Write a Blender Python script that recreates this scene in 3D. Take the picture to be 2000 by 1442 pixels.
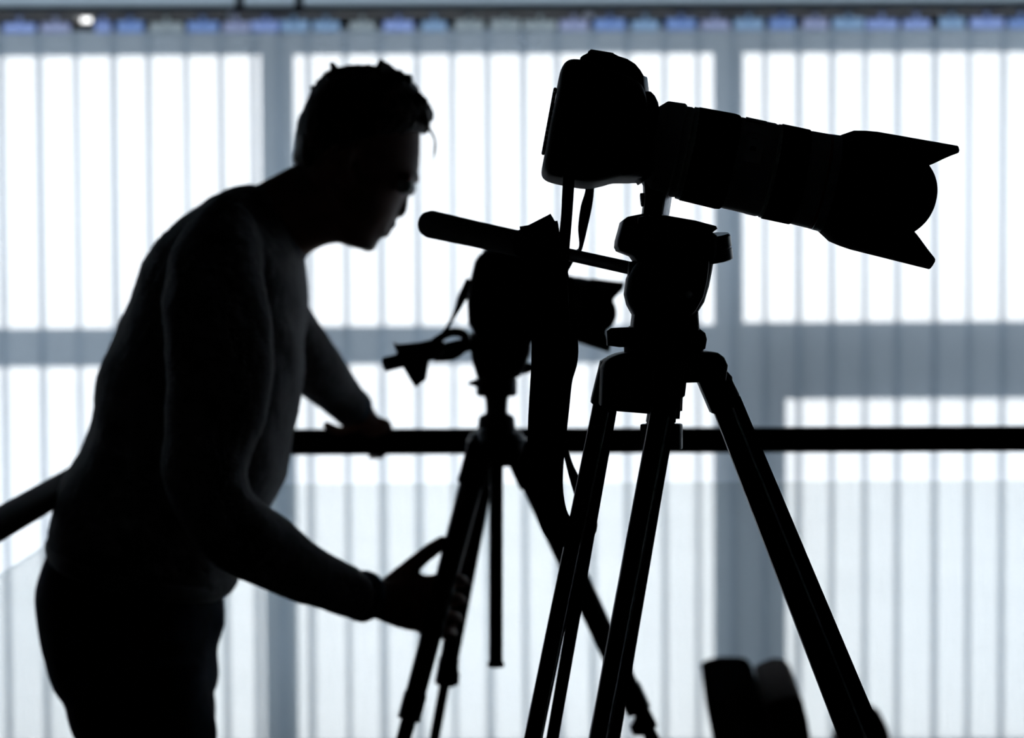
import bpy, bmesh, math, random
from mathutils import Vector, Matrix, noise

random.seed(7)
SC = bpy.context.scene
COL = SC.collection
for o in list(bpy.data.objects):
    bpy.data.objects.remove(o, do_unlink=True)

# ------------------------------------------------------------------ camera
F = 4000.0                       # focal length in pixels of the 2000 x 1442 frame
EYE = Vector((0.0, 0.0, 1.31))
PITCH = math.radians(1.9)
ROLL = math.radians(0.25)
_r = Vector((1, 0, 0)); _u = Vector((0, math.sin(PITCH), math.cos(PITCH)))
FWD = Vector((0, math.cos(PITCH), -math.sin(PITCH)))
RGT = _r * math.cos(ROLL) - _u * math.sin(ROLL)
UPV = _u * math.cos(ROLL) + _r * math.sin(ROLL)

cam_data = bpy.data.cameras.new('view_camera')
cam = bpy.data.objects.new('view_camera', cam_data)
COL.objects.link(cam)
m = Matrix((( RGT.x, UPV.x, -FWD.x, EYE.x), (RGT.y, UPV.y, -FWD.y, EYE.y), (RGT.z, UPV.z, -FWD.z, EYE.z), (0, 0, 0, 1)))
cam.matrix_world = m
cam_data.sensor_width = 36.0
cam_data.lens = 36.0 * F / 2000.0
cam_data.clip_end = 400
cam_data.dof.use_dof = True
cam_data.dof.focus_distance = 1.78
cam_data.dof.aperture_fstop = 5.0
SC.camera = cam

# ------------------------------------------------------------------ world: even overcast sky
world = bpy.data.worlds.new('overcast_sky'); SC.world = world
world.use_nodes = True
bg = world.node_tree.nodes.get('Background') or world.node_tree.nodes.new('ShaderNodeBackground')
bg.inputs['Color'].default_value = (0.985, 0.99, 1.0, 1)
bg.inputs['Strength'].default_value = 2.9
SC.view_settings.view_transform = 'Standard'
SC.view_settings.look = 'None'
SC.view_settings.exposure = 0.0
SC.view_settings.gamma = 1.0
SC.view_settings.use_curve_mapping = False

# ------------------------------------------------------------------ basic helpers
def W(px, py, D):
    """pixel of the photograph at depth D (metres along the optical axis) -> world point"""
    return EYE + D * (FWD + RGT * ((px - 1000.0) / F) - UPV * ((py - 721.0) / F))

def px2m(r, D):
    return r * D / F

def new_mesh(bm, name):
    bmesh.ops.remove_doubles(bm, verts=bm.verts, dist=1e-6)
    bmesh.ops.recalc_face_normals(bm, faces=bm.faces)
    me = bpy.data.meshes.new(name); bm.to_mesh(me); bm.free()
    return me

def obj(name, bm, mat, parent=None, smooth=35):
    me = new_mesh(bm, name) if isinstance(bm, bmesh.types.BMesh) else bm
    if smooth:
        me.shade_smooth(); me.set_sharp_from_angle(angle=math.radians(smooth))
    me.materials.clear(); me.materials.append(mat)
    o = bpy.data.objects.new(name, me); COL.objects.link(o)
    if parent is not None:
        o.parent = parent
        o.matrix_parent_inverse = chain(parent).inverted()
    return o

def chain(o):
    mm = Matrix.Translation(o.location)
    return mm

def thing(name, label, cat, loc, group=None):
    o = bpy.data.objects.new(name, None); COL.objects.link(o)
    o.empty_display_size = 0.1
    o.location = loc; o['label'] = label; o['category'] = cat
    if group: o['group'] = group
    return o

def struct(name, bm, mat, label=None, smooth=35, parent=None):
    o = obj(name, bm, mat, parent, smooth)
    if parent is None:
        o['kind'] = 'structure'
        if label: o['label'] = label
    return o

def B(): return bmesh.new()

def box(bm, lo, hi, bev=0.0, seg=2):
    lo = Vector(lo); hi = Vector(hi)
    c = (lo + hi) / 2; s = hi - lo
    r = bmesh.ops.create_cube(bm, size=1.0, matrix=Matrix.Translation(c) @ Matrix.Diagonal((s.x, s.y, s.z, 1)))
    if bev > 0:
        es = list({e for v in r['verts'] for e in v.link_edges})
        bmesh.ops.bevel(bm, geom=es, offset=bev, segments=seg, profile=0.6, affect='EDGES')
    return bm

def obox(bm, c, ax, ay, az, bev=0.0, seg=2):
    """box with half-extent vectors"""
    M = Matrix(((ax.x * 2, ay.x * 2, az.x * 2, c.x), (ax.y * 2, ay.y * 2, az.y * 2, c.y), (ax.z * 2, ay.z * 2, az.z * 2, c.z), (0, 0, 0, 1)))
    r = bmesh.ops.create_cube(bm, size=1.0, matrix=M)
    if bev > 0:
        es = list({e for v in r['verts'] for e in v.link_edges})
        bmesh.ops.bevel(bm, geom=es, offset=bev, segments=seg, profile=0.6, affect='EDGES')
    return bm

def loft(bm, rings, cap=True, closed=True):
    vr = [[bm.verts.new(p) for p in r] for r in rings]
    n = len(rings[0])
    for a, b in zip(vr, vr[1:]):
        for i in range(n if closed else n - 1):
            j = (i + 1) % n
            try: bm.faces.new((a[i], a[j], b[j], b[i]))
            except ValueError: pass
    if cap:
        for r in (vr[0], vr[-1]):
            try: bm.faces.new(r)
            except ValueError: pass
    return bm

def cr(rows, n):
    """Catmull-Rom through rows of equal length"""
    out = []
    m_ = len(rows)
    for i in range(m_ - 1):
        p0 = rows[max(i - 1, 0)]; p1 = rows[i]; p2 = rows[i + 1]; p3 = rows[min(i + 2, m_ - 1)]
        for k in range(n):
            t = k / n
            out.append(tuple(0.5 * ((2 * b) + (-a + c) * t + (2 * a - 5 * b + 4 * c - d) * t * t + (-a + 3 * b - 3 * c + d) * t ** 3)
                             for a, b, c, d in zip(p0, p1, p2, p3)))
    out.append(tuple(rows[-1]))
    return out

def cr_closed(pts, n):
    out = []; m_ = len(pts)
    for i in range(m_):
        p0, p1, p2, p3 = pts[i - 1], pts[i], pts[(i + 1) % m_], pts[(i + 2) % m_]
        for k in range(n):
            t = k / n
            out.append(tuple(0.5 * ((2 * b) + (-a + c) * t + (2 * a - 5 * b + 4 * c - d) * t * t + (-a + 3 * b - 3 * c + d) * t ** 3)
                             for a, b, c, d in zip(p0, p1, p2, p3)))
    return out

YV = Vector((0, 1, 0))

def tube(bm, pts, ra, rb=None, n=14, ref=YV, power=2.0, cap=True):
    """pts: world points; ra radius in the picture plane, rb radius in depth"""
    rb = rb or ra
    rings = []
    N = len(pts)
    for i, p in enumerate(pts):
        T = (pts[min(i + 1, N - 1)] - pts[max(i - 1, 0)]).normalized()
        nn = ref - T * ref.dot(T)
        if nn.length < 1e-4:
            nn = Vector((1, 0, 0)) - T * T.x
        nn.normalize(); bb = T.cross(nn)
        r = []
        for k in range(n):
            a = 2 * math.pi * k / n
            c, s = math.cos(a), math.sin(a)
            c = math.copysign(abs(c) ** (2 / power), c); s = math.copysign(abs(s) ** (2 / power), s)
            r.append(p + bb * (c * ra[i]) + nn * (s * rb[i]))
        rings.append(r)
    return loft(bm, rings, cap)

def rod(bm, a, b, r0, r1=None, n=16, power=2.0):
    r1 = r0 if r1 is None else r1
    return tube(bm, [a, b], [r0, r1], n=n, power=power)

def ptube(bm, rows, n=14, sub=4, flat=None, power=2.0):
    """rows of (px, py, D, r_px[, depth radius m]) smoothed"""
    rows = cr(rows, sub) if sub > 1 else rows
    pts = [W(r[0], r[1], r[2]) for r in rows]
    ra = [px2m(r[3], r[2]) for r in rows]
    rb = [r[4] for r in rows] if len(rows[0]) > 4 else ra
    return tube(bm, pts, ra, rb, n=n, power=power)

def revolve(bm, p0, axis, prof, n=48, ribs=0, depth=0.0, cap=True):
    """prof: (t metres along axis, radius)"""
    axis = axis.normalized()
    e1 = (YV - axis * axis.dot(YV)).normalized(); e2 = axis.cross(e1)
    rings = []
    for t, r in prof:
        ring = []
        for k in range(n):
            a = 2 * math.pi * k / n
            rr = r
            if ribs and (k % 4) in (0, 1): rr = r - depth
            ring.append(p0 + axis * t + e1 * (math.cos(a) * rr) + e2 * (math.sin(a) * rr))
        rings.append(ring)
    return loft(bm, rings, cap)

def sphere(bm, c, r, sx=1, sy=1, sz=1, u=16, v=10):
    bmesh.ops.create_uvsphere(bm, u_segments=u, v_segments=v, radius=r, matrix=Matrix.Translation(c) @ Matrix.Diagonal((sx, sy, sz, 1)))
    return bm

def inset2(pts, d):
    """inset a closed outline of (x, z) by d"""
    n = len(pts)
    area = sum(pts[i][0] * pts[(i + 1) % n][1] - pts[(i + 1) % n][0] * pts[i][1] for i in range(n)) / 2
    sg = 1 if area > 0 else -1
    out = []
    for i in range(n):
        a, b, c = pts[i - 1], pts[i], pts[(i + 1) % n]
        n1 = Vector((-(b[1] - a[1]), b[0] - a[0])); n2 = Vector((-(c[1] - b[1]), c[0] - b[0]))
        if n1.length < 1e-9: n1 = n2
        if n2.length < 1e-9: n2 = n1
        nn = (n1.normalized() + n2.normalized())
        if nn.length < 1e-6: nn = n1
        nn.normalize()
        out.append((b[0] + nn.x * d * sg, b[1] + nn.y * d * sg))
    return out

def prism(bm, outline, D, half, bev=0.0, smooth=0, steps=3, yoff=0.0, half2=None):
    """outline in pixels read at depth D, extruded along the depth axis by +-half, edges rounded by bev (m)"""
    o = cr_closed(outline, smooth) if smooth else outline
    w = [W(p[0], p[1], D) for p in o]
    yc = sum(p.y for p in w) / len(w)
    flat = [(p.x, p.z) for p in w]
    ys = [p.y for p in w]
    h2 = half if half2 is None else half2
    rings = []
    prof = []
    if bev > 0:
        for k in range(steps + 1):
            a = math.pi / 2 * k / steps
            prof.append((-half + bev * (1 - math.sin(a)), bev * (1 - math.cos(a))))
        prof = [( -half + bev * (1 - math.cos(math.pi / 2 * k / steps)), bev * (1 - math.sin(math.pi / 2 * k / steps))) for k in range(steps + 1)]
        back = [(h2 - bev * (1 - math.cos(math.pi / 2 * k / steps)), bev * (1 - math.sin(math.pi / 2 * k / steps))) for k in range(steps, -1, -1)]
        prof += back
    else:
        prof = [(-half, 0), (h2, 0)]
    for dy, ins in prof:
        f2 = inset2(flat, ins) if ins > 0 else flat
        rings.append([Vector((f[0], y + dy + yoff, f[1])) for f, y in zip(f2, ys)])
    return loft(bm, rings, True)

def ribbon(bm, rows, th=0.0018, sub=5):
    """rows: (px, py, D, width_px, twist) ; twist 0 = face to the camera, 1 = edge on"""
    rows = cr(rows, sub)
    pts = [W(r[0], r[1], r[2]) for r in rows]
    rings = []
    N = len(pts)
    for i, (p, r) in enumerate(zip(pts, rows)):
        T = (pts[min(i + 1, N - 1)] - pts[max(i - 1, 0)]).normalized()
        nn = (YV - T * YV.dot(T))
        if nn.length < 1e-4: nn = Vector((0, 0, 1))
        nn.normalize(); bb = T.cross(nn).normalized()
        a = r[4] * math.pi / 2
        wd = bb * math.cos(a) + nn * math.sin(a); nd = -bb * math.sin(a) + nn * math.cos(a)
        hw = px2m(r[3] / 2, r[2]); ht = th / 2
        rings.append([p + wd * hw + nd * ht, p - wd * hw + nd * ht, p - wd * hw - nd * ht, p + wd * hw - nd * ht])
    return loft(bm, rings, True)

def remeshed(bm, voxel, smooth_it=4, name='tmp'):
    me = new_mesh(bm, name)
    o = bpy.data.objects.new('tmp', me); COL.objects.link(o)
    md = o.modifiers.new('r', 'REMESH'); md.mode = 'VOXEL'; md.voxel_size = voxel
    if smooth_it:
        s = o.modifiers.new('s', 'SMOOTH'); s.factor = 0.5; s.iterations = smooth_it
    bpy.context.view_layer.update()
    dg = bpy.context.evaluated_depsgraph_get()
    res = bpy.data.meshes.new_from_object(o.evaluated_get(dg))
    bpy.data.objects.remove(o, do_unlink=True); bpy.data.meshes.remove(me)
    res.name = name
    return res

# ------------------------------------------------------------------ materials
def mat(name, col, rough=0.5, metal=0.0, spec=0.5, noise_scale=None, noise_amt=0.12, bump=0.0, bump_scale=None, sheen=0.0, coat=0.0):
    M = bpy.data.materials.new(name); M.use_nodes = True
    nt = M.node_tree; b = nt.nodes['Principled BSDF']
    b.inputs['Roughness'].default_value = rough; b.inputs['Metallic'].default_value = metal
    b.inputs['Specular IOR Level'].default_value = spec
    if sheen: b.inputs['Sheen Weight'].default_value = sheen
    if coat: b.inputs['Coat Weight'].default_value = coat
    b.inputs['Base Color'].default_value = (*col, 1)
    if noise_scale:
        tc = nt.nodes.new('ShaderNodeTexCoord'); nz = nt.nodes.new('ShaderNodeTexNoise')
        nz.inputs['Scale'].default_value = noise_scale; nz.inputs['Detail'].default_value = 3
        nt.links.new(tc.outputs['Object'], nz.inputs['Vector'])
        rp = nt.nodes.new('ShaderNodeValToRGB')
        rp.color_ramp.elements[0].color = (*[c * (1 - noise_amt) for c in col], 1)
        rp.color_ramp.elements[1].color = (*[min(1, c * (1 + noise_amt)) for c in col], 1)
        rp.color_ramp.elements[0].position = 0.35; rp.color_ramp.elements[1].position = 0.65
        nt.links.new(nz.outputs['Fac'], rp.inputs['Fac']); nt.links.new(rp.outputs['Color'], b.inputs['Base Color'])
        if bump:
            bp = nt.nodes.new('ShaderNodeBump'); bp.inputs['Strength'].default_value = bump; bp.inputs['Distance'].default_value = 0.002
            src = nz
            if bump_scale:
                src = nt.nodes.new('ShaderNodeTexNoise'); src.inputs['Scale'].default_value = bump_scale
                nt.links.new(tc.outputs['Object'], src.inputs['Vector'])
            nt.links.new(src.outputs['Fac'], bp.inputs['Height']); nt.links.new(bp.outputs['Normal'], b.inputs['Normal'])
    return M

def fabric_mat(name, col, scale, bump, sheen=0.0):
    """knit: woven wave relief"""
    M = mat(name, col, rough=0.95, spec=0.1, noise_scale=60, noise_amt=0.25, sheen=sheen)
    nt = M.node_tree; b = nt.nodes['Principled BSDF']
    tc = nt.nodes.new('ShaderNodeTexCoord'); w = nt.nodes.new('ShaderNodeTexNoise'); w.inputs['Scale'].default_value = scale
    nt.links.new(tc.outputs['Object'], w.inputs['Vector'])
    bp = nt.nodes.new('ShaderNodeBump'); bp.inputs['Strength'].default_value = bump; bp.inputs['Distance'].default_value = 0.003
    nt.links.new(w.outputs['Fac'], bp.inputs['Height']); nt.links.new(bp.outputs['Normal'], b.inputs['Normal'])
    return M

def blind_mat():
    M = bpy.data.materials.new('blind_fabric'); M.use_nodes = True
    nt = M.node_tree; nt.nodes.clear()
    out = nt.nodes.new('ShaderNodeOutputMaterial')
    tr = nt.nodes.new('ShaderNodeBsdfTransparent'); tr.inputs['Color'].default_value = (1, 1, 1, 1)
    tl = nt.nodes.new('ShaderNodeBsdfTranslucent')
    df = nt.nodes.new('ShaderNodeBsdfDiffuse'); df.inputs['Color'].default_value = (0.10, 0.11, 0.12, 1)
    tc = nt.nodes.new('ShaderNodeTexCoord'); mp = nt.nodes.new('ShaderNodeMapping'); mp.inputs['Scale'].default_value = (900, 900, 30)
    nz = nt.nodes.new('ShaderNodeTexNoise'); nz.inputs['Scale'].default_value = 1.0
    rp = nt.nodes.new('ShaderNodeValToRGB')
    rp.color_ramp.elements[0].color = (0.20, 0.25, 0.305, 1); rp.color_ramp.elements[1].color = (0.225, 0.28, 0.34, 1)
    nt.links.new(tc.outputs['Object'], mp.inputs['Vector']); nt.links.new(mp.outputs['Vector'], nz.inputs['Vector'])
    nt.links.new(nz.outputs['Fac'], rp.inputs['Fac']); nt.links.new(rp.outputs['Color'], tl.inputs['Color'])
    ad = nt.nodes.new('ShaderNodeAddShader'); mx = nt.nodes.new('ShaderNodeMixShader')
    nt.links.new(tl.outputs[0], ad.inputs[0]); nt.links.new(df.outputs[0], ad.inputs[1])
    # openness of the weave: straight light passes the holes, slanting light is caught by the threads
    lw = nt.nodes.new('ShaderNodeLayerWeight'); lw.inputs['Blend'].default_value = 0.5
    c1_ = nt.nodes.new('ShaderNodeMath'); c1_.operation = 'SUBTRACT'; c1_.inputs[0].default_value = 1.0
    c2_ = nt.nodes.new('ShaderNodeMath'); c2_.operation = 'POWER'; c2_.inputs[1].default_value = 2.5
    c3_ = nt.nodes.new('ShaderNodeMath'); c3_.operation = 'MULTIPLY_ADD'; c3_.inputs[1].default_value = -0.37; c3_.inputs[2].default_value = 1.0
    nt.links.new(lw.outputs['Facing'], c1_.inputs[1]); nt.links.new(c1_.outputs[0], c2_.inputs[0]); nt.links.new(c2_.outputs[0], c3_.inputs[0])
    nt.links.new(c3_.outputs[0], mx.inputs['Fac'])
    nt.links.new(tr.outputs[0], mx.inputs[1]); nt.links.new(ad.outputs[0], mx.inputs[2])
    nt.links.new(mx.outputs[0], out.inputs['Surface'])
    return M

def glass_mat(name, tint, gloss=0.06):
    M = bpy.data.materials.new(name); M.use_nodes = True
    nt = M.node_tree; nt.nodes.clear()
    out = nt.nodes.new('ShaderNodeOutputMaterial')
    tr = nt.nodes.new('ShaderNodeBsdfTransparent'); tr.inputs['Color'].default_value = (*tint, 1)
    gl = nt.nodes.new('ShaderNodeBsdfGlossy'); gl.inputs['Roughness'].default_value = 0.02
    fr = nt.nodes.new('ShaderNodeFresnel'); fr.inputs['IOR'].default_value = 1.35
    ge = nt.nodes.new('ShaderNodeNewGeometry')          # a flat pane does not trap light: only the outer face mirrors
    sb = nt.nodes.new('ShaderNodeMath'); sb.operation = 'SUBTRACT'; sb.inputs[0].default_value = 1.0
    mu = nt.nodes.new('ShaderNodeMath'); mu.operation = 'MULTIPLY'
    nt.links.new(ge.outputs['Backfacing'], sb.inputs[1]); nt.links.new(fr.outputs[0], mu.inputs[0]); nt.links.new(sb.outputs[0], mu.inputs[1])
    mx = nt.nodes.new('ShaderNodeMixShader')
    nt.links.new(mu.outputs[0], mx.inputs['Fac']); nt.links.new(tr.outputs[0], mx.inputs[1]); nt.links.new(gl.outputs[0], mx.inputs[2])
    nt.links.new(mx.outputs[0], out.inputs['Surface'])
    return M

def plastic_translucent(name, col):
    M = bpy.data.materials.new(name); M.use_nodes = True
    nt = M.node_tree; nt.nodes.clear()
    out = nt.nodes.new('ShaderNodeOutputMaterial')
    tl = nt.nodes.new('ShaderNodeBsdfTranslucent'); tl.inputs['Color'].default_value = (*col, 1)
    tr = nt.nodes.new('ShaderNodeBsdfTransparent'); tr.inputs['Color'].default_value = (*[min(1, c * 1.1) for c in col], 1)
    mx = nt.nodes.new('ShaderNodeMixShader'); mx.inputs['Fac'].default_value = 0.35
    nt.links.new(tl.outputs[0], mx.inputs[1]); nt.links.new(tr.outputs[0], mx.inputs[2]); nt.links.new(mx.outputs[0], out.inputs['Surface'])
    return M

M_BODY = mat('black_camera_plastic', (0.005, 0.005, 0.006), 0.6, spec=0.12, noise_scale=900, noise_amt=0.3, bump=0.25)
M_GLOSS = mat('satin_black_plastic', (0.008, 0.008, 0.009), 0.32, spec=0.5, noise_scale=300)
M_RUB = mat('black_rubber', (0.005, 0.005, 0.005), 0.85, spec=0.15, noise_scale=500, bump=0.2)
M_WHITE = mat('off_white_lens_enamel', (0.50, 0.50, 0.48), 0.5, spec=0.35, noise_scale=700, noise_amt=0.04)
M_SILVER = mat('silver_ring', (0.42, 0.44, 0.47), 0.35, metal=0.6, noise_scale=400)
M_RED = mat('red_enamel', (0.35, 0.01, 0.01), 0.4, noise_scale=300)
M_GLASS_L = mat('coated_lens_glass', (0.004, 0.004, 0.008), 0.03, spec=0.8, coat=0.6, noise_scale=20)
M_ALU = mat('grey_aluminium', (0.55, 0.57, 0.6), 0.38, metal=0.85, noise_scale=250)
M_ANOD = mat('black_anodised_tube', (0.006, 0.006, 0.006), 0.4, spec=0.35, noise_scale=200)
M_CAST = mat('black_cast_metal', (0.006, 0.006, 0.007), 0.45, spec=0.25, noise_scale=500, noise_amt=0.3, bump=0.15)
M_STRAP = mat('black_strap_webbing', (0.005, 0.005, 0.005), 0.9, spec=0.1, noise_scale=1200, noise_amt=0.4, bump=0.4)
M_SCREEN = mat('dark_display_glass', (0.006, 0.007, 0.008), 0.08, noise_scale=10)
M_SKIN = mat('skin', (0.30, 0.16, 0.11), 0.55, spec=0.3, noise_scale=40, noise_amt=0.1, bump=0.05)
M_HAIR = mat('brown_hair', (0.05, 0.03, 0.018), 0.6, spec=0.3, noise_scale=300, noise_amt=0.4)
M_KNIT = fabric_mat('charcoal_knit', (0.14, 0.135, 0.135), 420, 0.6, 0.6)
M_DENIM = fabric_mat('dark_denim', (0.012, 0.02, 0.04), 900, 0.3)
M_CUFF = fabric_mat('blue_grey_shirt_cotton', (0.16, 0.19, 0.24), 700, 0.2)
M_SHOE = mat('dark_leather', (0.015, 0.012, 0.01), 0.45, noise_scale=80, bump=0.1)
M_EYE = mat('eye_white', (0.6, 0.6, 0.58), 0.2, noise_scale=30)
M_RAIL = mat('black_powder_coat', (0.006, 0.006, 0.007), 0.6, spec=0.05, noise_scale=800, noise_amt=0.3)
M_FRAME = mat('dark_grey_window_frame', (0.03, 0.034, 0.04), 0.5, noise_scale=60)
M_HEAD = mat('brushed_grey_headrail', (0.10, 0.11, 0.12), 0.7, metal=0.0, spec=0.2, noise_scale=30)
M_BLIND = blind_mat()
M_PANE = glass_mat('clear_window_glass', (0.98, 0.985, 0.985))
M_BALU = glass_mat('pale_tinted_balustrade_glass', (0.875, 0.885, 0.882))
M_CLIP = [plastic_translucent('clear_clip_%d' % i, c) for i, c in enumerate([(0.42, 0.50, 0.70), (0.36, 0.46, 0.66), (0.45, 0.49, 0.62), (0.40, 0.51, 0.64), (0.44, 0.49, 0.52)])]
M_CHROME = mat('polished_chrome', (0.85, 0.86, 0.88), 0.12, metal=1.0, noise_scale=20)
M_FLOOR = mat('charcoal_carpet', (0.02, 0.02, 0.022), 0.95, spec=0.1, noise_scale=220, noise_amt=0.4, bump=0.4)
M_WALL = mat('dark_slate_paint', (0.05, 0.052, 0.056), 0.9, spec=0.1, noise_scale=25, noise_amt=0.08)
M_CEIL = mat('dark_ceiling_paint', (0.025, 0.027, 0.03), 0.95, spec=0.1, noise_scale=25, noise_amt=0.06)
M_SNOW = mat('pale_snowy_ground', (0.93, 0.94, 0.95), 0.9, noise_scale=0.3, noise_amt=0.03)
M_LEATH = mat('brown_black_leather', (0.022, 0.013, 0.012), 0.85, spec=0.03, noise_scale=60, noise_amt=0.3, bump=0.3)
M_SHELL = mat('black_chair_shell', (0.004, 0.004, 0.004), 0.9, spec=0.0, noise_scale=100)
M_CHAIRLEG = mat('dark_steel_leg', (0.05, 0.05, 0.055), 0.3, metal=0.8, noise_scale=100)

# ------------------------------------------------------------------ the room
DB = 5.70            # depth of the blinds
DF = 5.95            # depth of the window frames
YW = W(1000, 721, DF).y
XL, XR, YB, ZC = -5.0, 5.0, -5.0, 2.75
YF = YW + 0.06
struct('floor', box(B(), (XL - .1, YB - .1, -0.1), (XR + .1, YF + .06, 0.0)), M_FLOOR, 'dark charcoal carpeted floor of the room')
struct('ceiling', box(B(), (XL - .1, YB - .1, ZC), (XR + .1, YF + .06, ZC + .1)), M_CEIL, 'dark ceiling of the room')
struct('wall_left', box(B(), (XL - .1, YB, 0.0), (XL, YF, ZC)), M_WALL, 'dark wall on the left of the room')
struct('wall_right', box(B(), (XR, YB, 0.0), (XR + .1, YF, ZC)), M_WALL, 'dark wall on the right of the room')
struct('wall_rear', box(B(), (XL - .1, YB - .1, 0.0), (XR + .1, YB, ZC)), M_WALL, 'dark wall behind the photographer')
struct('ground', box(B(), (-60, YF + 0.5, -3.3), (60, 120, -3.2)), M_SNOW, 'pale bright ground outside the windows')

def zf(py): return W(1000, py, DF).z
def xf(px): return W(px, 721, DF).x
z_head = zf(104); Z_TOP = 2.62; z_hb = zf(22)
struct('wall_front', box(B(), (XL - .1, YF - .05, Z_TOP), (XR + .1, YF + .05, ZC)), M_WALL, 'dark bulkhead above the windows')

def window(n, x0, x1, label, tr_top, tr_bot, lx0=None, j0=0.0, j1=0.0):
    """x0..x1 clear opening of the upper pane; j0/j1 width of the jambs; tr_* transom rows in px"""
    root = bpy.data.objects.new('window_%d' % n, None); COL.objects.link(root)
    root.location = ((x0 + x1) / 2, YW, 0.0); root['kind'] = 'structure'; root['label'] = label
    y0, y1 = YW - 0.03, YW + 0.05
    zt, zb = zf(tr_top), zf(tr_bot)
    lx = x0 if lx0 is None else lx0
    hb = B()
    if n == 1:      # open slot added in the head, lets sky through as a bright oval
        va, vb, vc, vd = xf(160), xf(190), zf(46), zf(30)
        box(hb, (x0 - j0, y0, z_head), (va, y1, z_hb)); box(hb, (vb, y0, z_head), (x1 + j1, y1, z_hb))
        box(hb, (va, y0, z_head), (vb, y1, vc)); box(hb, (va, y0, vd), (vb, y1, z_hb))
    else:
        box(hb, (x0 - j0, y0, z_head), (x1 + j1, y1, z_hb), 0.004)
    obj('window_head', hb, M_FRAME, root)
    obj('pane', box(B(), (x0, YW + 0.005, z_hb), (x1, YW + 0.011, Z_TOP)), M_PANE, root, smooth=0)
    obj('transom', box(B(), (x0, y0, zb), (x1, y1, zt), 0.004), M_FRAME, root)
    obj('window_sill', box(B(), (x0 - j0, y0 - .02, 0.0), (x1 + j1, y1, 0.012), 0.002), M_FRAME, root)
    if j0: obj('jamb', box(B(), (x0 - j0, y0, 0.012), (x0, y1, z_head), 0.004), M_FRAME, root)
    if j1: obj('jamb', box(B(), (x1, y0, 0.012), (x1 + j1, y1, z_head), 0.004), M_FRAME, root)
    if lx > x0:
        obj('sash_stile', box(B(), (x0, y0, 0.012), (lx, y1, zb), 0.004), M_FRAME, root)
    obj('pane', box(B(), (x0, YW + 0.005, zt), (x1, YW + 0.011, z_head)), M_PANE, root, smooth=0)
    obj('pane', box(B(), (lx, YW + 0.005, 0.012), (x1, YW + 0.011, zb)), M_PANE, root, smooth=0)
    # bead strips on the inside of the panes
    bd = B()
    for (a, b, c, d) in ((x0, x1, zt, z_head), (lx, x1, 0.012, zb)):
        t = 0.006
        box(bd, (a, YW - .012, c), (b, YW + .004, c + t)); box(bd, (a, YW - .012, d - t), (b, YW + .004, d))
        box(bd, (a, YW - .012, c + t), (a + t, YW + .004, d - t)); box(bd, (b - t, YW - .012, c + t), (b, YW + .004, d - t))
    obj('glazing_bead', bd, M_FRAME, root, smooth=0)
    return root

ja = (xf(574) - xf(519)); jb = (xf(1447) - xf(1398))
xa0, xa1 = xf(519), xf(574); xb0, xb1 = xf(1398), xf(1447)
window(1, XL + .06, xa0, 'tall window left of the bent person, with a slim transom', 642, 709, j0=.06)
window(2, xa1, xb0, 'wide window in the middle behind both cameras, with a slim transom', 640, 707, j0=ja, j1=jb)
window(3, xb1, XR - .06, 'window on the right with a deep transom and a wide sash stile', 636, 778, lx0=xf(1530), j1=.06)

# ------------------------------------------------------------------ vertical blind
ZTOPSLAT = W(1000, 60, DB).z
ZBOT = 0.022
YBL = W(1000, 721, DB).y
blind = thing('vertical_blind', 'long vertical blind of pale translucent fabric slats under a grey headrail', 'blind', (0, YBL, ZBOT))
def xb(px): return W(px, 721, DB).x
edges = [10, 84, 154, 228, 296, 368, 436, 500, 552, 607, 679, 747, 819, 886, 955, 1025, 1091, 1157, 1227, 1298, 1363, 1430, 1494, 1561, 1625, 1688, 1753, 1825, 1890, 1958, 2025]
while xb(edges[0]) > XL + 0.15: edges.insert(0, edges[0] - 71)
while xb(edges[-1]) < XR - 0.15: edges.append(edges[-1] + 67)
# headrail profile (stepped) along the window
hz0 = W(1000, 31, DB).z
hr = B()
prof = [(-.012, hz0 + .040), (-.012, hz0 + .018), (-.056, hz0 + .016), (-.056, hz0 + .004), (-.050, hz0), (.02, hz0), (.02, hz0 + .040)]
loft(hr, [[Vector((x, YBL + a, z)) for a, z in prof] for x in (XL + .04, XR - .04)])
obj('headrail', hr, M_HEAD, blind, smooth=20)
vz0, vz1 = W(1000, 19, DB).z, ZC
vl = B(); loft(vl, [[Vector((x, YBL - .0575, vz0)), Vector((x, YBL - .0555, vz0)), Vector((x, YBL - .0555, vz1)), Vector((x, YBL - .0575, vz1))] for x in (XL + .04, XR - .04)])
M_VAL = plastic_translucent('frosted_grey_valance', (0.55, 0.63, 0.70)); M_VAL.node_tree.nodes['Mix Shader'].inputs['Fac'].default_value = 0.02
obj('valance', vl, M_VAL, blind, smooth=0)
for px in (480, 594):
    x = xb(px)
    obj('rail_bracket', box(B(), (x - .012, YBL - .062, hz0 + .004), (x + .012, YBL - .058, hz0 + .09), .002), M_FRAME, blind)
ov = 13
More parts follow.
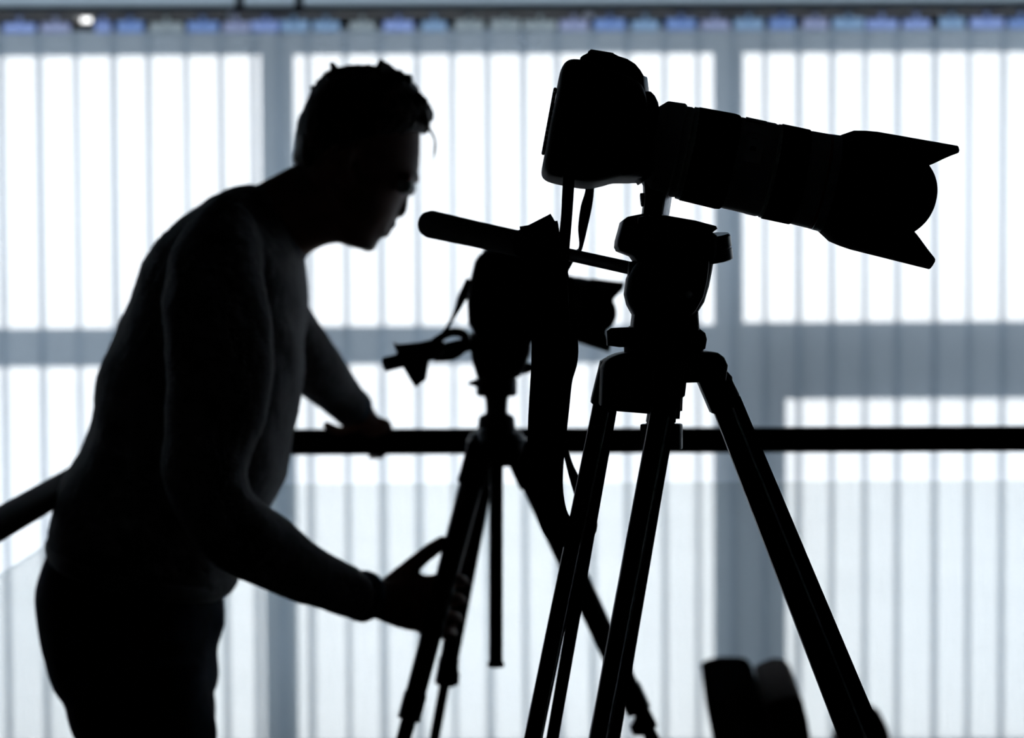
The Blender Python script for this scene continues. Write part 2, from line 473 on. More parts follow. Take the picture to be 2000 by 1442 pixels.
for i in range(len(edges) - 1):
    xa, xz = xb(edges[i] - ov / 2 - random.uniform(-2, 2)), xb(edges[i + 1] + ov / 2)
    tw = 0.0024 + random.uniform(-.0006, .0008)
    bow = 0.0015
    rows = []
    for k in range(5):
        t = k / 4
        x = xa + (xz - xa) * t
        y = YBL + (t - .5) * 2 * tw - bow * (1 - (2 * t - 1) ** 2)
        rows.append((x, y))
    sway = random.uniform(-.004, .004)
    bm = B()
    rings = []
    for z in (ZBOT, 0.7, 1.4, ZTOPSLAT):
        s = sway * (1 - z / ZTOPSLAT)
        rings.append([Vector((x + s, y + s, z)) for x, y in rows])
    loft(bm, rings, cap=False, closed=False)
    obj('slat', bm, M_BLIND, blind, smooth=60)
    xm = (xa + xz) / 2
    bm = B()
    w_ = random.uniform(.034, .048)
    if edges[i] == 154: xm += .024; w_ = .022
    if edges[i] == 84: xm -= .002; w_ = .040
    box(bm, (xm - w_, YBL - .004, ZTOPSLAT - .006), (xm + w_, YBL + .001, ZTOPSLAT + random.uniform(.022, .028)), .001)
    box(bm, (xm - .006, YBL - .005, ZTOPSLAT + .018), (xm + .006, YBL + .004, hz0 + .004), .001)
    obj('carrier_clip', bm, M_CLIP[random.randrange(5)], blind)
    bm = B(); box(bm, (xa + .006, YBL - .022, ZBOT - .012), (xz - .006, YBL + .016, ZBOT + .004), .003)
    obj('bottom_weight', bm, M_CLIP[4], blind)
M_BEAD = plastic_translucent('clear_bead', (0.95, 0.96, 0.98))
for px, r in ((460, .014), (1147, .014)):  # pale beads added in place of dim glints below the headrail
    bm = B(); p = W(px, 38, DB); sphere(bm, Vector((p.x, YBL - .045, p.z)), r, sz=.75)
    obj('glint_bead', bm, M_BEAD, blind, smooth=60)

# ------------------------------------------------------------------ railing with glass
DR = 3.06
rail = thing('railing', 'black handrail over pale glass panels, running behind the bent person', 'railing', W(275, 1442, DR) * 1.0)
rail.location.z = 0
c0 = W(275, 865, DR)
p_r = W(2000, 857, DR + 0.02); c1 = c0 + (p_r - c0) * 2.0
p_l = W(0, 1023, 2.47); l1 = c0 + (p_l - c0) * 1.9
hh = px2m(25.5, DR)
def railbar(a, b, name):
    T = (b - a); T.z = 0; T.normalize(); side = Vector((-T.y, T.x, 0))
    bm = B(); rod(bm, a, b, hh, n=28)
    return obj(name, bm, M_RAIL, rail, smooth=40)
railbar(c0 - (c1 - c0).normalized() * .03, c1, 'handrail')
railbar(c0, l1, 'handrail')
def glass_panel(a, b, gap):
    T = (b - a); T.z = 0; T.normalize(); side = Vector((-T.y, T.x, 0)) * 0.005
    bm = B()
    za, zb_ = a.z - gap, b.z - gap
    f = lambda p, s, z: Vector((p.x + side.x * s, p.y + side.y * s, z))
    loft(bm, [[f(a, -1, .05), f(a, 1, .05), f(a, 1, za), f(a, -1, za)], [f(b, -1, .05), f(b, 1, .05), f(b, 1, zb_), f(b, -1, zb_)]])
    obj('glass_panel', bm, M_BALU, rail, smooth=0)
    bm = B(); s2 = side * 6
    loft(bm, [[p + s2 + Vector((0, 0, 0)), p - s2, p - s2 + Vector((0, 0, .1)), p + s2 + Vector((0, 0, .1))] for p in (Vector((a.x, a.y, 0)), Vector((b.x, b.y, 0)))])
    obj('base_channel', bm, M_RAIL, rail, smooth=0)
gp = px2m(83, DR)
glass_panel(c0.lerp(c1, .02), c1, gp)
glass_panel(c0.lerp(l1, .05), l1, gp)
for p in (c0, c1, l1):
    bm = B(); box(bm, (p.x - .02, p.y - .02, 0), (p.x + .02, p.y + .02, p.z - hh * .9), .003)
    box(bm, (p.x - .05, p.y - .05, 0), (p.x + .05, p.y + .05, .012), .002)
    obj('post', bm, M_RAIL, rail)

# ------------------------------------------------------------------ foreground camera
D1 = 1.79
S1 = F / D1
cam1 = thing('dslr_camera', 'black camera with long off-white lens and petal hood, sharp, on the near tripod', 'camera', W(1275, 425, D1))
# body
body = [(1087, 184), (1090, 158), (1099, 138), (1112, 130), (1132, 131), (1160, 138), (1235, 170), (1254, 200), (1258, 262), (1255, 330), (1248, 350), (1203, 352), (1180, 358), (1150, 363), (1112, 358), (1080, 351), (1064, 343), (1059, 329), (1064, 300), (1073, 248)]
obj('camera_body', prism(B(), body, D1, .070, .016, smooth=3), M_BODY, cam1)
prism_o = [(1127, 170), (1129, 138), (1132, 118), (1136, 114), (1152, 106), (1196, 110), (1206, 115), (1222, 120), (1238, 130), (1248, 142), (1255, 154), (1259, 168), (1260, 181), (1254, 188), (1246, 194), (1190, 200)]
obj('viewfinder_prism', prism(B(), prism_o, D1, .026, .006), M_BODY, cam1)
obj('hot_shoe', prism(B(), [(1148, 103), (1154, 99), (1197, 106), (1199, 112), (1195, 116), (1146, 110)], D1, .011, .0008), M_GLOSS, cam1)
obj('eyecup', prism(B(), [(1094, 150), (1106, 147), (1108, 180), (1090, 182)], D1, .020, .003), M_RUB, cam1)
obj('prism_glint_plate', obox(B(), W(1254, 170, D1) + Vector((0, -.024, 0)), Vector((.34, .94, 0)) * .007, Vector((-.0008, 0, .0068)), Vector((.94, -.34, 0)) * .0022, .001), M_GLOSS, cam1)  # plate added and tilted to catch window light as a grey patch
obj('mount_glint_plate', obox(B(), W(1243, 197, D1) + Vector((0, -.034, 0)), Vector((.34, .94, 0)) * .007, Vector((.0015, 0, .0045)), Vector((.94, -.34, 0)) * .002, .001), M_GLOSS, cam1)  # second added plate, tilted so the windows give a lit patch
obj('mount_shroud', prism(B(), [(1240, 200), (1252, 186), (1268, 184), (1282, 205), (1284, 240), (1280, 330), (1262, 352), (1238, 346)], D1, .034, .012, smooth=2), M_BODY, cam1)
# ribbed rear thumb rest
bm = B()
for k in range(13):
    y = 186 + k * 9.2
    x = 1082.5 - (y - 184) * 0.186
    p = W(x, y, D1); rod(bm, p + Vector((0, -.05, 0)), p + Vector((0, .02, 0)), px2m(3.6, D1), n=10)
obj('ribbed_rear_rubber', bm, M_RUB, cam1)
obj('grip', prism(B(), [(1188, 178), (1232, 182), (1252, 205), (1254, 250), (1250, 320), (1240, 345), (1196, 345), (1180, 260)], D1, .012, .010, smooth=3, yoff=-.066), M_RUB, cam1)
bm = B(); p = W(1140, 150, D1); revolve(bm, p + Vector((0, .045, -.004)), Vector((.2, 0, 1)), [(0, .012), (.010, .012), (.0115, .010)], n=40, ribs=1, depth=.0005)
obj('mode_dial', bm, M_GLOSS, cam1)
bm = B(); p = W(1215, 190, D1); revolve(bm, p + Vector((0, -.066, 0)), Vector((.5, -.2, 1)), [(0, .006), (.004, .006), (.005, .004)], n=24)
obj('shutter_button', bm, M_GLOSS, cam1)
bm = B(); p = W(1128, 165, D1); revolve(bm, p + Vector((0, -.0705, 0)), Vector((0, -1, 0)), [(0, .006), (.002, .006), (.003, .004)], n=24)
obj('strap_lug', bm, M_ALU, cam1)
bm = B(); p0 = W(1085, 235, D1); p1 = W(1072, 315, D1); n_ = (W(1072, 235, D1) - W(1085, 237, D1)).normalized()
obox(bm, (p0 + p1) / 2 + Vector((.0015, .01, 0)), (p1 - p0) / 2, Vector((0, .034, 0)), n_ * .002, .001)
obj('rear_display', bm, M_SCREEN, cam1)
obj('battery_door', prism(B(), [(1150, 354), (1176, 351), (1200, 346), (1248, 346), (1248, 352), (1200, 352), (1178, 358), (1152, 361)], D1, .05, .002), M_BODY, cam1)

# lens
O = (1330.0, 297.0); U = (0.9781, 0.2079)
def lp(t, off=0.0): return W(O[0] + U[0] * t - U[1] * off * -1, O[1] + U[1] * t - U[0] * off, D1)
LO = W(O[0], O[1], D1); LAX = (W(O[0] + U[0] * 100, O[1] + U[1] * 100, D1) - LO).normalized()
pm = lambda prof: [(t / S1, r / S1) for t, r in prof]
def ring(name, prof, m_, n=64, ribs=0, depth=0.0, parent=cam1):
    return obj(name, revolve(B(), LO, LAX, pm(prof), n=n, ribs=ribs, depth=depth), m_, parent, smooth=30)
ring('lens_mount', [(-84, 70), (-60, 72)], M_GLOSS)
ring('tripod_collar', [(-64, 66), (-61, 77), (-47, 90), (-43, 91.5), (-12, 93.5), (-8, 91)], M_WHITE)
ring('rear_barrel', [(-9, 88), (-4, 89.3), (4, 89.3), (5, 88.5), (7, 88.5), (8, 91), (17, 91.5)], M_WHITE)
ring('zoom_ring', [(15, 90), (17, 92.5), (50, 93.5), (88, 94.6), (97, 93), (100, 90)], M_RUB, n=160, ribs=1, depth=.0008)
mb = ring('switch_barrel', [(98, 89), (103, 90.4), (146, 91.2), (150, 92), (168, 92.5), (172, 91), (174, 91), (176, 92.6), (181, 92.6)], M_WHITE)
ring('focus_ring', [(179, 91), (182, 94.3), (236, 94.3), (239, 92)], M_RUB, n=160, ribs=1, depth=.0008)
ring('front_barrel', [(237, 91), (241, 92.6), (276, 93.8)], M_WHITE)
ring('red_ring', [(275, 93.4), (276, 94.2), (280, 94.2), (281, 93.4)], M_RED)
ring('silver_front_ring', [(280, 93), (281, 94.6), (303, 96), (304, 92)], M_SILVER)
# switch panel and distance window on the barrel
def on_barrel(t0, t1, ang, w, r, th, m_, name, parent):
    a = math.radians(ang)
    e1 = (YV - LAX * LAX.dot(YV)).normalized(); e2 = LAX.cross(e1)
    if e2.z < 0: e2 = -e2
    nrm = -e1 * math.cos(a) + e2 * math.sin(a); tan = -e1 * -math.sin(a) + e2 * math.cos(a)
    c = LO + LAX * ((t0 + t1) / 2 / S1) + nrm * (r / S1)
    return obj(name, obox(B(), c, LAX * ((t1 - t0) / 2 / S1), tan * (w / 2 / S1), nrm * th, .0006), m_, parent)
on_barrel(108, 150, 70, 26, 90, .0012, M_GLOSS, 'distance_window', mb)
on_barrel(112, 146, 18, 62, 89.5, .0014, M_WHITE, 'switch_panel', mb)
for k in range(3): on_barrel(122, 134, 2 + 15 * k, 9, 92.5, .001, M_GLOSS, 'lens_switch', mb)
# hood with petals
def hood(bm, p0, ax, s, prof_r, tr, t0, thick, n=96):
    e1 = (YV - ax * ax.dot(YV)).normalized(); e2 = ax.cross(e1)
    rings_o = []
    outer, inner = [], []
    steps = 10
    for j in range(steps + 1):
        fo, fi = [], []
        for k in range(n):
            a = 2 * math.pi * k / n
            tip = tr(a); t = t0 + (tip - t0) * (j / steps)
            r = prof_r(t)
            d = e1 * math.cos(a) + e2 * math.sin(a)
            fo.append(p0 + ax * (t / s) + d * (r / s)); fi.append(p0 + ax * (t / s) + d * ((r - thick) / s))
        outer.append(fo); inner.append(fi)
    loft(bm, outer + inner[::-1] + [outer[0]], cap=False)
    return bm
def interp(tab):
    def f(t):
        for (a, x), (b, y) in zip(tab, tab[1:]):
            if t <= b: return x + (y - x) * max(0, (t - a)) / (b - a)
        return tab[-1][1]
    return f
def sm(x): x = max(0, min(1, x)); return x * x * (3 - 2 * x)
def rim(a):
    e = math.degrees(math.asin(min(1, abs(math.sin(a)))))
    if e < 33: return 485 - 25 * (e / 33) ** 2.2
    return 460 + 60 * min(1, ((e - 33) / 29)) ** 0.9 if e < 62 else 520 + 2 * sm((e - 62) / 28)
obj('lens_hood', hood(B(), LO, LAX, S1, interp([(298, 97), (302, 100), (308, 107), (330, 113), (352, 116), (354, 117), (522, 123)]), rim, 298, 5, n=120), M_RUB, cam1, smooth=30)
ring('front_element', [(300, 20), (310, 78), (306, 84), (303, 92)], M_GLASS_L)
# collar foot with clamp knob
bm = B()
prism(bm, [(1256, 340), (1294, 352), (1294, 385), (1291, 428), (1254, 424), (1258, 385)], D1, .014, .002)
obj('collar_foot', bm, M_CAST, cam1)
ft = obox(B(), W(1302, 396, D1), Vector((.34, .94, 0)) * .0105, Vector((.0018, 0, .011)), Vector((.94, -.34, 0)) * .0012, .0005)
obj('foot_plate', ft, M_ALU, cam1)
bm = B(); p = W(1262, 390, D1)
revolve(bm, p + Vector((0, -.004, 0)), Vector((-1, 0, -.1)), [(0, .003), (.001, .006), (.005, .006), (.0055, .004)], n=32, ribs=1, depth=.0012)
obj('collar_knob', bm, M_GLOSS, cam1)
# strap
st = obj('neck_strap', ribbon(B(), [(1122, 172, 1.700, 20, 0), (1116, 260, 1.700, 21, 0), (1110, 365, 1.708, 23, 0), (1106, 430, 1.73, 22, 0), (1100, 490, 1.77, 24, .05), (1094, 560, 1.81, 30, 0), (1086, 640, 1.832, 60, 0)]), M_STRAP, cam1)
pad = ribbon(B(), [(1052, 438, 1.86, 75, 0), (1062, 500, 1.855, 78, 0), (1076, 580, 1.85, 84, 0), (1083, 660, 1.848, 90, 0), (1083, 700, 1.847, 91, 0), (1077, 740, 1.85, 82, 0), (1072, 800, 1.852, 79, 0), (1068, 855, 1.856, 75, 0), (1066, 909, 1.86, 69, 0), (1070, 957, 1.865, 60, 0), (1079, 1005, 1.87, 58, .05), (1096, 1036, 1.885, 60, .15), (1122, 1044, 1.905, 52, .2), (1143, 1030, 1.925, 46, .1), (1146, 1000, 1.945, 30, 0), (1136, 970, 1.95, 22, 0)], th=.005)
obj('strap_pad', pad, M_STRAP, st)
obj('pad_end_tab', ribbon(B(), [(1044, 436, 1.857, 72, .0), (1052, 452, 1.855, 74, .0), (1058, 470, 1.853, 76, 0)], th=.007), M_GLOSS, st)
obj('strap_webbing', ribbon(B(), [(1140, 985, 1.951, 24, .1), (1124, 940, 1.95, 20, .15), (1110, 900, 1.945, 14, .5), (1096, 840, 1.94, 16, .5), (1080, 700, 1.95, 20, .3), (1080, 580, 1.96, 20, .1), (1108, 512, 1.95, 20, .1), (1126, 496, 1.925, 14, .5), (1134, 483, 1.90, 10, .75), (1138, 445, 1.875, 18, .2), (1145, 405, 1.87, 22, 0), (1152, 368, 1.868, 17, 0), (1152, 300, 1.868, 20, 0), (1140, 200, 1.866, 20, 0)]), M_STRAP, st)

# ------------------------------------------------------------------ foreground tripod
tri1 = thing('video_tripod', 'black twin-tube video tripod with fluid head, carrying the telephoto camera in front', 'tripod', Vector((W(1300, 721, D1).x, W(1300, 721, D1).y, 0)))
plate = [(1213, 433), (1222, 426), (1252, 420), (1300, 424), (1352, 433), (1393, 444), (1395, 449), (1386, 456), (1394, 462), (1393, 498), (1388, 512), (1240, 512), (1232, 500), (1206, 490), (1202, 482), (1203, 470), (1210, 445)]
head = obj('fluid_head', prism(B(), plate, D1, .034, .006), M_CAST, tri1)
bulb = [(1240, 502), (1242, 514), (1233, 525), (1224, 545), (1220, 575), (1225, 596), (1236, 616), (1300, 626), (1344, 624), (1358, 612), (1372, 590), (1381, 560), (1387, 530), (1391, 506)]
obj('head_housing', prism(B(), bulb, D1, .030, .012), M_CAST, head)
# drag drum seen on the near side and dial on the right
bm = B(); p = W(1290, 570, D1); revolve(bm, p + Vector((0, -.029, 0)), Vector((0, -1, 0)), [(0, .026), (.010, .025), (.013, .021)], n=48)
obj('drag_dial', bm, M_CAST, head)
obj('side_arm', prism(B(), [(1362, 511), (1377, 511), (1374, 545), (1366, 580), (1352, 606), (1341, 617), (1332, 615), (1350, 590), (1358, 555)], D1, .008, .002, yoff=-.032), M_GLOSS, head)
bm = B(); p = W(1408, 486, D1)
ax = Vector((-.13, -.12, 1)).normalized()
revolve(bm, W(1378, 488, D1) + ax * -.011 + Vector((0, -.006, 0)), ax, [(0, .021), (.001, .0225), (.010, .0225), (.0105, .0217), (.0115, .0217), (.012, .0225), (.021, .0225), (.023, .021)], n=48)
obj('counterbalance_dial', bm, M_GLOSS, head)
obj('dial_boss', prism(B(), [(1370, 462), (1392, 462), (1392, 510), (1368, 510)], D1, .02, .003), M_CAST, head)
bm = B(); p = W(1338, 576, D1); sphere(bm, p + Vector((0, -.040, 0)), .0035)
obj('lock_screw', bm, M_ALU, head)
obj('slide_lever', prism(B(), [(1240, 428), (1262, 423), (1266, 432), (1240, 440)], D1, .006, .002, yoff=-.036), M_GLOSS, head)
# neck, pan base and clamp levers
obj('head_neck', prism(B(), [(1236, 612), (1345, 612), (1360, 608), (1363, 650), (1232, 650)], D1, .027, .008), M_CAST, head)
ax = Vector((0, 0, 1)); pb = W(1296, 668, D1)
obj('pan_base', revolve(B(), pb, ax, [(-.012, .033), (-.010, .0345), (.006, .0355), (.010, .033), (.014, .030)], n=56), M_CAST, tri1)
obj('pan_base_taper', revolve(B(), pb, ax, [(-.0175, .030), (-.009, .0345)], n=56), M_CAST, tri1)
obj('pan_lock_lever', prism(B(), [(1182, 646), (1190, 640), (1232, 638), (1240, 650), (1240, 676), (1206, 677), (1183, 674)], D1, .007, .002, yoff=-.024), M_GLOSS, tri1)
obj('tilt_lock_knob', prism(B(), [(1352, 650), (1364, 643), (1373, 650), (1376, 662), (1373, 680), (1362, 686), (1350, 680)], D1, .012, .003, yoff=-.015), M_GLOSS, tri1)
# spider
spider = [(1190, 697), (1204, 691), (1225, 687), (1240, 685), (1380, 686), (1397, 688), (1409, 697), (1416, 712), (1412, 742), (1362, 745), (1330, 746), (1328, 800), (1268, 806), (1194, 800), (1170, 790), (1174, 718), (1180, 705)]
obj('spider', prism(B(), spider, D1, .030, .005), M_CAST, tri1)
def shoulder(name, pts, yo, half=.016, m_=M_CAST):
    return obj(name, prism(B(), pts, D1, half, .004, yoff=yo), m_, tri1)
shoulder('leg_shoulder', [(1176, 708), (1186, 702), (1215, 704), (1196, 802), (1163, 795), (1157, 790), (1158, 782)], .034)
shoulder('leg_shoulder', [(1268, 722), (1330, 722), (1331, 742), (1328, 768), (1321, 774), (1318, 812), (1266, 812)], -.040)
shoulder('leg_shoulder', [(1360, 700), (1412, 704), (1418, 728), (1443, 776), (1434, 791), (1426, 797), (1396, 808), (1388, 806), (1362, 745)], .0)
obj('leg_angle_lock', prism(B(), [(1416, 722), (1428, 735), (1428, 742), (1441, 768), (1443, 778), (1436, 788), (1425, 782), (1412, 745)], D1, .010, .003, yoff=-.004), M_GLOSS, tri1)
obj('bowl_clamp_stem', prism(B(), [(1268, 800), (1322, 800), (1320, 826), (1264, 826)], D1, .012, .003, yoff=.01), M_CAST, tri1)
bm = B(); pk = W(1290, 850, D1 + .01)
revolve(bm, pk, Vector((0, 0, 1)), [(-.0135, .008), (-.0125, .012), (.010, .013), (.013, .011)], n=32)
for k in range(3):
    a = math.radians(-25 + 120 * k); d = Vector((math.cos(a), math.sin(a), 0))
    obox(bm, pk + d * .012 + Vector((0, 0, -.001)), d * .0075, Vector((-d.y, d.x, 0)) * .005, Vector((0, 0, .0115)), .002)
obj('bowl_clamp_knob', bm, M_GLOSS, tri1)

def flat_tube(bm, a, b, ha, hb):
    T = (b - a).normalized(); nn = (YV - T * YV.dot(T)).normalized(); bb = T.cross(nn)
    rr = []
    for p in (a, b):
        k = .8
        rr.append([p + bb * ha * x + nn * hb * y for x, y in ((-1, -k), (-k, -1), (k, -1), (1, -k), (1, k), (k, 1), (-k, 1), (-1, k))])
    return loft(bm, rr)
def to_floor(a, b, z=0.02):
    t = (z - a.z) / (b.z - a.z); return a + (b - a) * t
def leg1(main, second, wm, ws, glint_line):
    a, b = W(*main[0]), W(*main[1]); f = to_floor(a, b, .03)
    leg = obj('leg', flat_tube(B(), a, f, wm, wm * .8), M_ANOD, tri1, smooth=20)
    a2, b2 = W(*second[0]), W(*second[1]); f2 = to_floor(a2, b2, .10)
    obj('side_tube', flat_tube(B(), a2, f2, ws, ws), M_ANOD, leg, smooth=20)
    t0, t1 = W(*glint_line[0]), W(*glint_line[1])
    obj('highlight_rod', rod(B(), t0, to_floor(t0, t1, .15), .0010, n=10), M_ALU, leg)  # thin bright rod added in place of the highlight along the tubes
    mid = a + (f - a) * .62; T = (f - a).normalized()
    obj('leg_clamp', flat_tube(B(), mid - T * .03, mid + T * .03, wm * 1.7, wm * 1.5), M_GLOSS, leg, smooth=20)
    bm = B(); sphere(bm, f, .026, sz=.9); obj('rubber_foot', bm, M_RUB, leg)
    return f
fa = leg1(((1179, 780, 1.825), (1041, 1442, 1.95)), ((1192, 800, 1.822), (1079, 1442, 1.942)), .0083, .0057, ((1187, 805, 1.809), (1058, 1442, 1.929)))
fb = leg1(((1292, 790, 1.74), (1171, 1442, 1.63)), ((1310, 800, 1.730), (1199, 1442, 1.624)), .0081, .0048, ((1306, 815, 1.720), (1186, 1442, 1.614)))
fc = leg1(((1408, 780, 1.79), (1662, 1442, 1.79)), ((1428, 780, 1.782), (1707, 1442, 1.782)), .0098, .0078, ((1431, 797, 1.770), (1692, 1442, 1.769)))
# spreader low down
cs = (fa + fb + fc) / 3; cs.z = .32
bm = B(); revolve(bm, cs, Vector((0, 0, 1)), [(0, .03), (.02, .03)], n=24)
sp = obj('spreader_hub', bm, M_GLOSS, tri1)
for f, s in ((fa, (1179, 780, 1.825)), (fb, (1292, 790, 1.74)), (fc, (1408, 780, 1.79))):
    a = W(*s); t = (0.34 - a.z) / (f.z - a.z); q = a + (f - a) * t
    obj('spreader_arm', flat_tube(B(), cs + Vector((0, 0, .01)), q, .008, .006), M_ANOD, sp, smooth=20)
# pan handle
ha, hb = W(1245, 527, 1.80), W(836, 437, 2.06)
T = (hb - ha).normalized()
Lh = (hb - ha).length
hd = obj('pan_handle', rod(B(), ha, ha + T * Lh * .72, .0058, n=20), M_ANOD, tri1)
g0 = ha + T * Lh * .50
obj('handle_grip', revolve(B(), g0, T, [(0, .009), (.004, .0122), (Lh * .25, .0128), (Lh * .5 - .006, .0140), (Lh * .5 + .000, .0125), (Lh * .5 + .005, .008)], n=32), M_RUB, hd)
obj('handle_socket', prism(B(), [(1228, 512), (1246, 508), (1250, 548), (1226, 540)], D1, .012, .003), M_CAST, hd)

# ------------------------------------------------------------------ second camera and tripod
D2 = 2.72; S2 = F / D2
tri2 = thing('photo_tripod', 'black photo tripod in the middle, gripped by the bent person', 'tripod', Vector((W(970, 721, D2).x, W(970, 721, D2).y, 0)))
cam2 = thing('dslr_camera', 'smaller blurred camera with short lens and petal hood, on the middle tripod', 'camera', W(980, 690, D2))
obj('camera_body', prism(B(), [(936, 500), (948, 491), (1000, 490), (1052, 505), (1072, 540), (1068, 655), (1030, 672), (935, 660), (916, 632), (914, 590), (920, 545), (928, 512)], D2, .066, .014), M_BODY, cam2)
obj('viewfinder_prism', prism(B(), [(948, 510), (955, 478), (985, 466), (1030, 474), (1062, 500), (1072, 530), (1000, 540)], D2, .03, .009), M_BODY, cam2)
obj('eyecup', prism(B(), [(944, 488), (958, 482), (960, 520), (938, 516)], D2, .018, .003), M_RUB, cam2)
O2 = (1100.0, 598.0)
L2 = W(O2[0], O2[1], D2)
AX2 = (W(O2[0] + 97.8, O2[1] + 20.8, D2) - L2).normalized()
pm2 = lambda prof: [(t / S2, r / S2) for t, r in prof]
obj('lens_barrel', revolve(B(), L2, AX2, pm2([(-50, 50), (-48, 58), (10, 60), (12, 62), (40, 63), (42, 58)]), n=40), M_GLOSS, cam2)
obj('focus_ring', revolve(B(), L2, AX2, pm2([(-20, 58), (-18, 61.5), (8, 61.5), (10, 58)]), n=96, ribs=1, depth=.0008), M_RUB, cam2)
def rim2(a):
    s = math.sin(a); e = math.degrees(math.asin(min(1, abs(s))))
    if e < 25: return 103 - 12 * (e / 25) ** 2
    return 91 + 15 * sm((e - 25) / 35)
obj('lens_hood', hood(B(), L2, AX2, S2, interp([(36, 60), (42, 64), (60, 66), (112, 71)]), rim2, 36, 4, n=72), M_RUB, cam2)
obj('front_element', revolve(B(), L2, AX2, pm2([(40, 15), (44, 45), (40, 58)]), n=32), M_GLASS_L, cam2)
bm = B(); p = W(907, 578, D2); sphere(bm, p + Vector((0, -.05, 0)), .007)
obj('strap_lug', bm, M_ALU, cam2)
cs2 = obj('hanging_strap', ribbon(B(), [(916, 545, D2 - .06, 12, 0), (903, 580, D2 - .06, 17, .1), (893, 605, D2 - .06, 11, .5), (878, 632, D2 - .06, 7, .7), (862, 660, D2 - .06, 12, .3), (845, 680, D2 - .06, 20, 0)], th=.003), M_STRAP, cam2)

# head and column
h2 = obj('tripod_head', prism(B(), [(918, 650), (1040, 655), (1036, 690), (1024, 718), (1014, 736), (932, 736), (921, 700)], D2, .035, .010), M_CAST, tri2)
obj('quick_release_plate', prism(B(), [(925, 640), (1045, 650), (1044, 664), (924, 656)], D2, .030, .003), M_CAST, h2)
ax = Vector((0, 0, 1)); p = W(970, 755, D2)
obj('pan_collar', revolve(B(), p, ax, pm2([(-19, 36), (-15, 40), (14, 40), (20, 37), (26, 34)]), n=40), M_CAST, h2)
obj('pan_lock_lever', prism(B(), [(912, 750), (918, 745), (936, 738), (940, 752), (930, 756)], D2, .006, .001), M_GLOSS, h2)
obj('tilt_knob', prism(B(), [(1004, 715), (1030, 708), (1046, 712), (1046, 724), (1024, 731), (1006, 734)], D2, .008, .002), M_GLOSS, h2)
obj('column_neck', revolve(B(), W(970, 790, D2), ax, pm2([(-22, 26), (-14, 21), (6, 22), (18, 25)]), n=32), M_ANOD, tri2)
obj('column_collar', revolve(B(), W(970, 838, D2), ax, pm2([(-40, 34), (-20, 38), (0, 37.5), (22, 35), (28, 29)]), n=32), M_CAST, tri2)
bm = B(); revolve(bm, W(970, 880, D2), ax, pm2([(-30, 34), (-20, 52), (20, 58), (34, 50), (40, 36)]), n=32)
obj('spider', bm, M_CAST, tri2)
obj('height_knob', prism(B(), [(935, 838), (948, 834), (952, 858), (938, 864)], D2, .01, .003, yoff=-.03), M_ALU, tri2)
col = obj('centre_column', rod(B(), W(969.5, 800, D2), W(968.5, 1298, D2), px2m(13.5, D2), n=20), M_ANOD, tri2)
obj('column_cap', revolve(B(), W(968.5, 1303, D2), ax, pm2([(0, 15), (3, 17), (8, 16), (12, 13.5)]), n=24), M_RUB, col)
def leg2(top, mid, low, wu, wl, name='leg', knob=None):
    a, b, c = W(*top), W(*mid), W(*low)
    T = (b - a).normalized()
    lg = obj('leg', tube(B(), [a, b], [px2m(wu[0], top[2]), px2m(wu[1], mid[2])], n=20, power=2.6), M_ANOD, tri2)
    c2 = to_floor(a, c, .02)
    obj('lower_tube', rod(B(), b - T * .02, c2, px2m(wl, mid[2]), n=18), M_ANOD, lg)
    obj('leg_clamp', tube(B(), [b - T * .022, b + T * .012], [px2m(wu[1] * 1.15, mid[2])] * 2, n=18, power=3), M_GLOSS, lg)
    if knob: obj('clamp_lever', prism(B(), knob, mid[2], .008, .002), M_GLOSS, lg)
    bm = B(); sphere(bm, c2 + Vector((0, 0, .002)), .02); obj('rubber_foot', bm, M_RUB, lg)
    q = a + T * .02
    obj('leg_joint', obox(B(), q, T * .03, YV * .016, T.cross(YV).normalized() * px2m(wu[0] * 1.15, top[2]), .004), M_CAST, lg)
    return c2
leg2((938, 878, 2.70), (803, 1388, 2.60), (788, 1442, 2.59), (24, 20), 15)
leg2((951, 880, 2.745), (872, 1318, 2.83), (847, 1442, 2.85), (24, 18), 10.5, knob=[(872, 1286), (886, 1284), (898, 1316), (896, 1338), (872, 1338), (866, 1310)])
leg2((1012, 880, 2.73), (1240, 1372, 2.76), (1277, 1442, 2.765), (25, 22), 14, knob=[(1244, 1376), (1266, 1380), (1284, 1416), (1262, 1436), (1236, 1436), (1230, 1420), (1240, 1400)])
obj('leg_joint_knob', prism(B(), [(1022, 925), (1032, 930), (1044, 962), (1034, 962), (1024, 948)], 2.73, .012, .002), M_GLOSS, tri2)
# pan handle with clamp pointing back to the person
h3 = obj('pan_handle', rod(B(), W(935, 668, D2), W(752, 712, 2.66), px2m(14, D2), n=18), M_RUB, tri2)
obj('handle_clamp', prism(B(), [(768, 667), (778, 672), (800, 670), (822, 668), (852, 660), (868, 668), (862, 698), (838, 706), (832, 742), (812, 757), (802, 742), (788, 718), (772, 708), (775, 690)], 2.68, .012, .004), M_GLOSS, h3)
obj('handle_loop', ribbon(B(), [(846, 668, 2.66, 14, 0), (880, 650, 2.66, 17, 0), (906, 654, 2.67, 17, 0), (908, 676, 2.68, 15, 0), (888, 696, 2.68, 13, 0), (850, 700, 2.67, 14, 0)], th=.006), M_STRAP, h3)

# ------------------------------------------------------------------ person
DP = 2.65
per = thing('person', 'person in charcoal sweater and dark jeans, bent over, gripping the middle tripod', 'person', Vector((W(290, 721, DP).x, W(290, 721, DP).y, 0)))

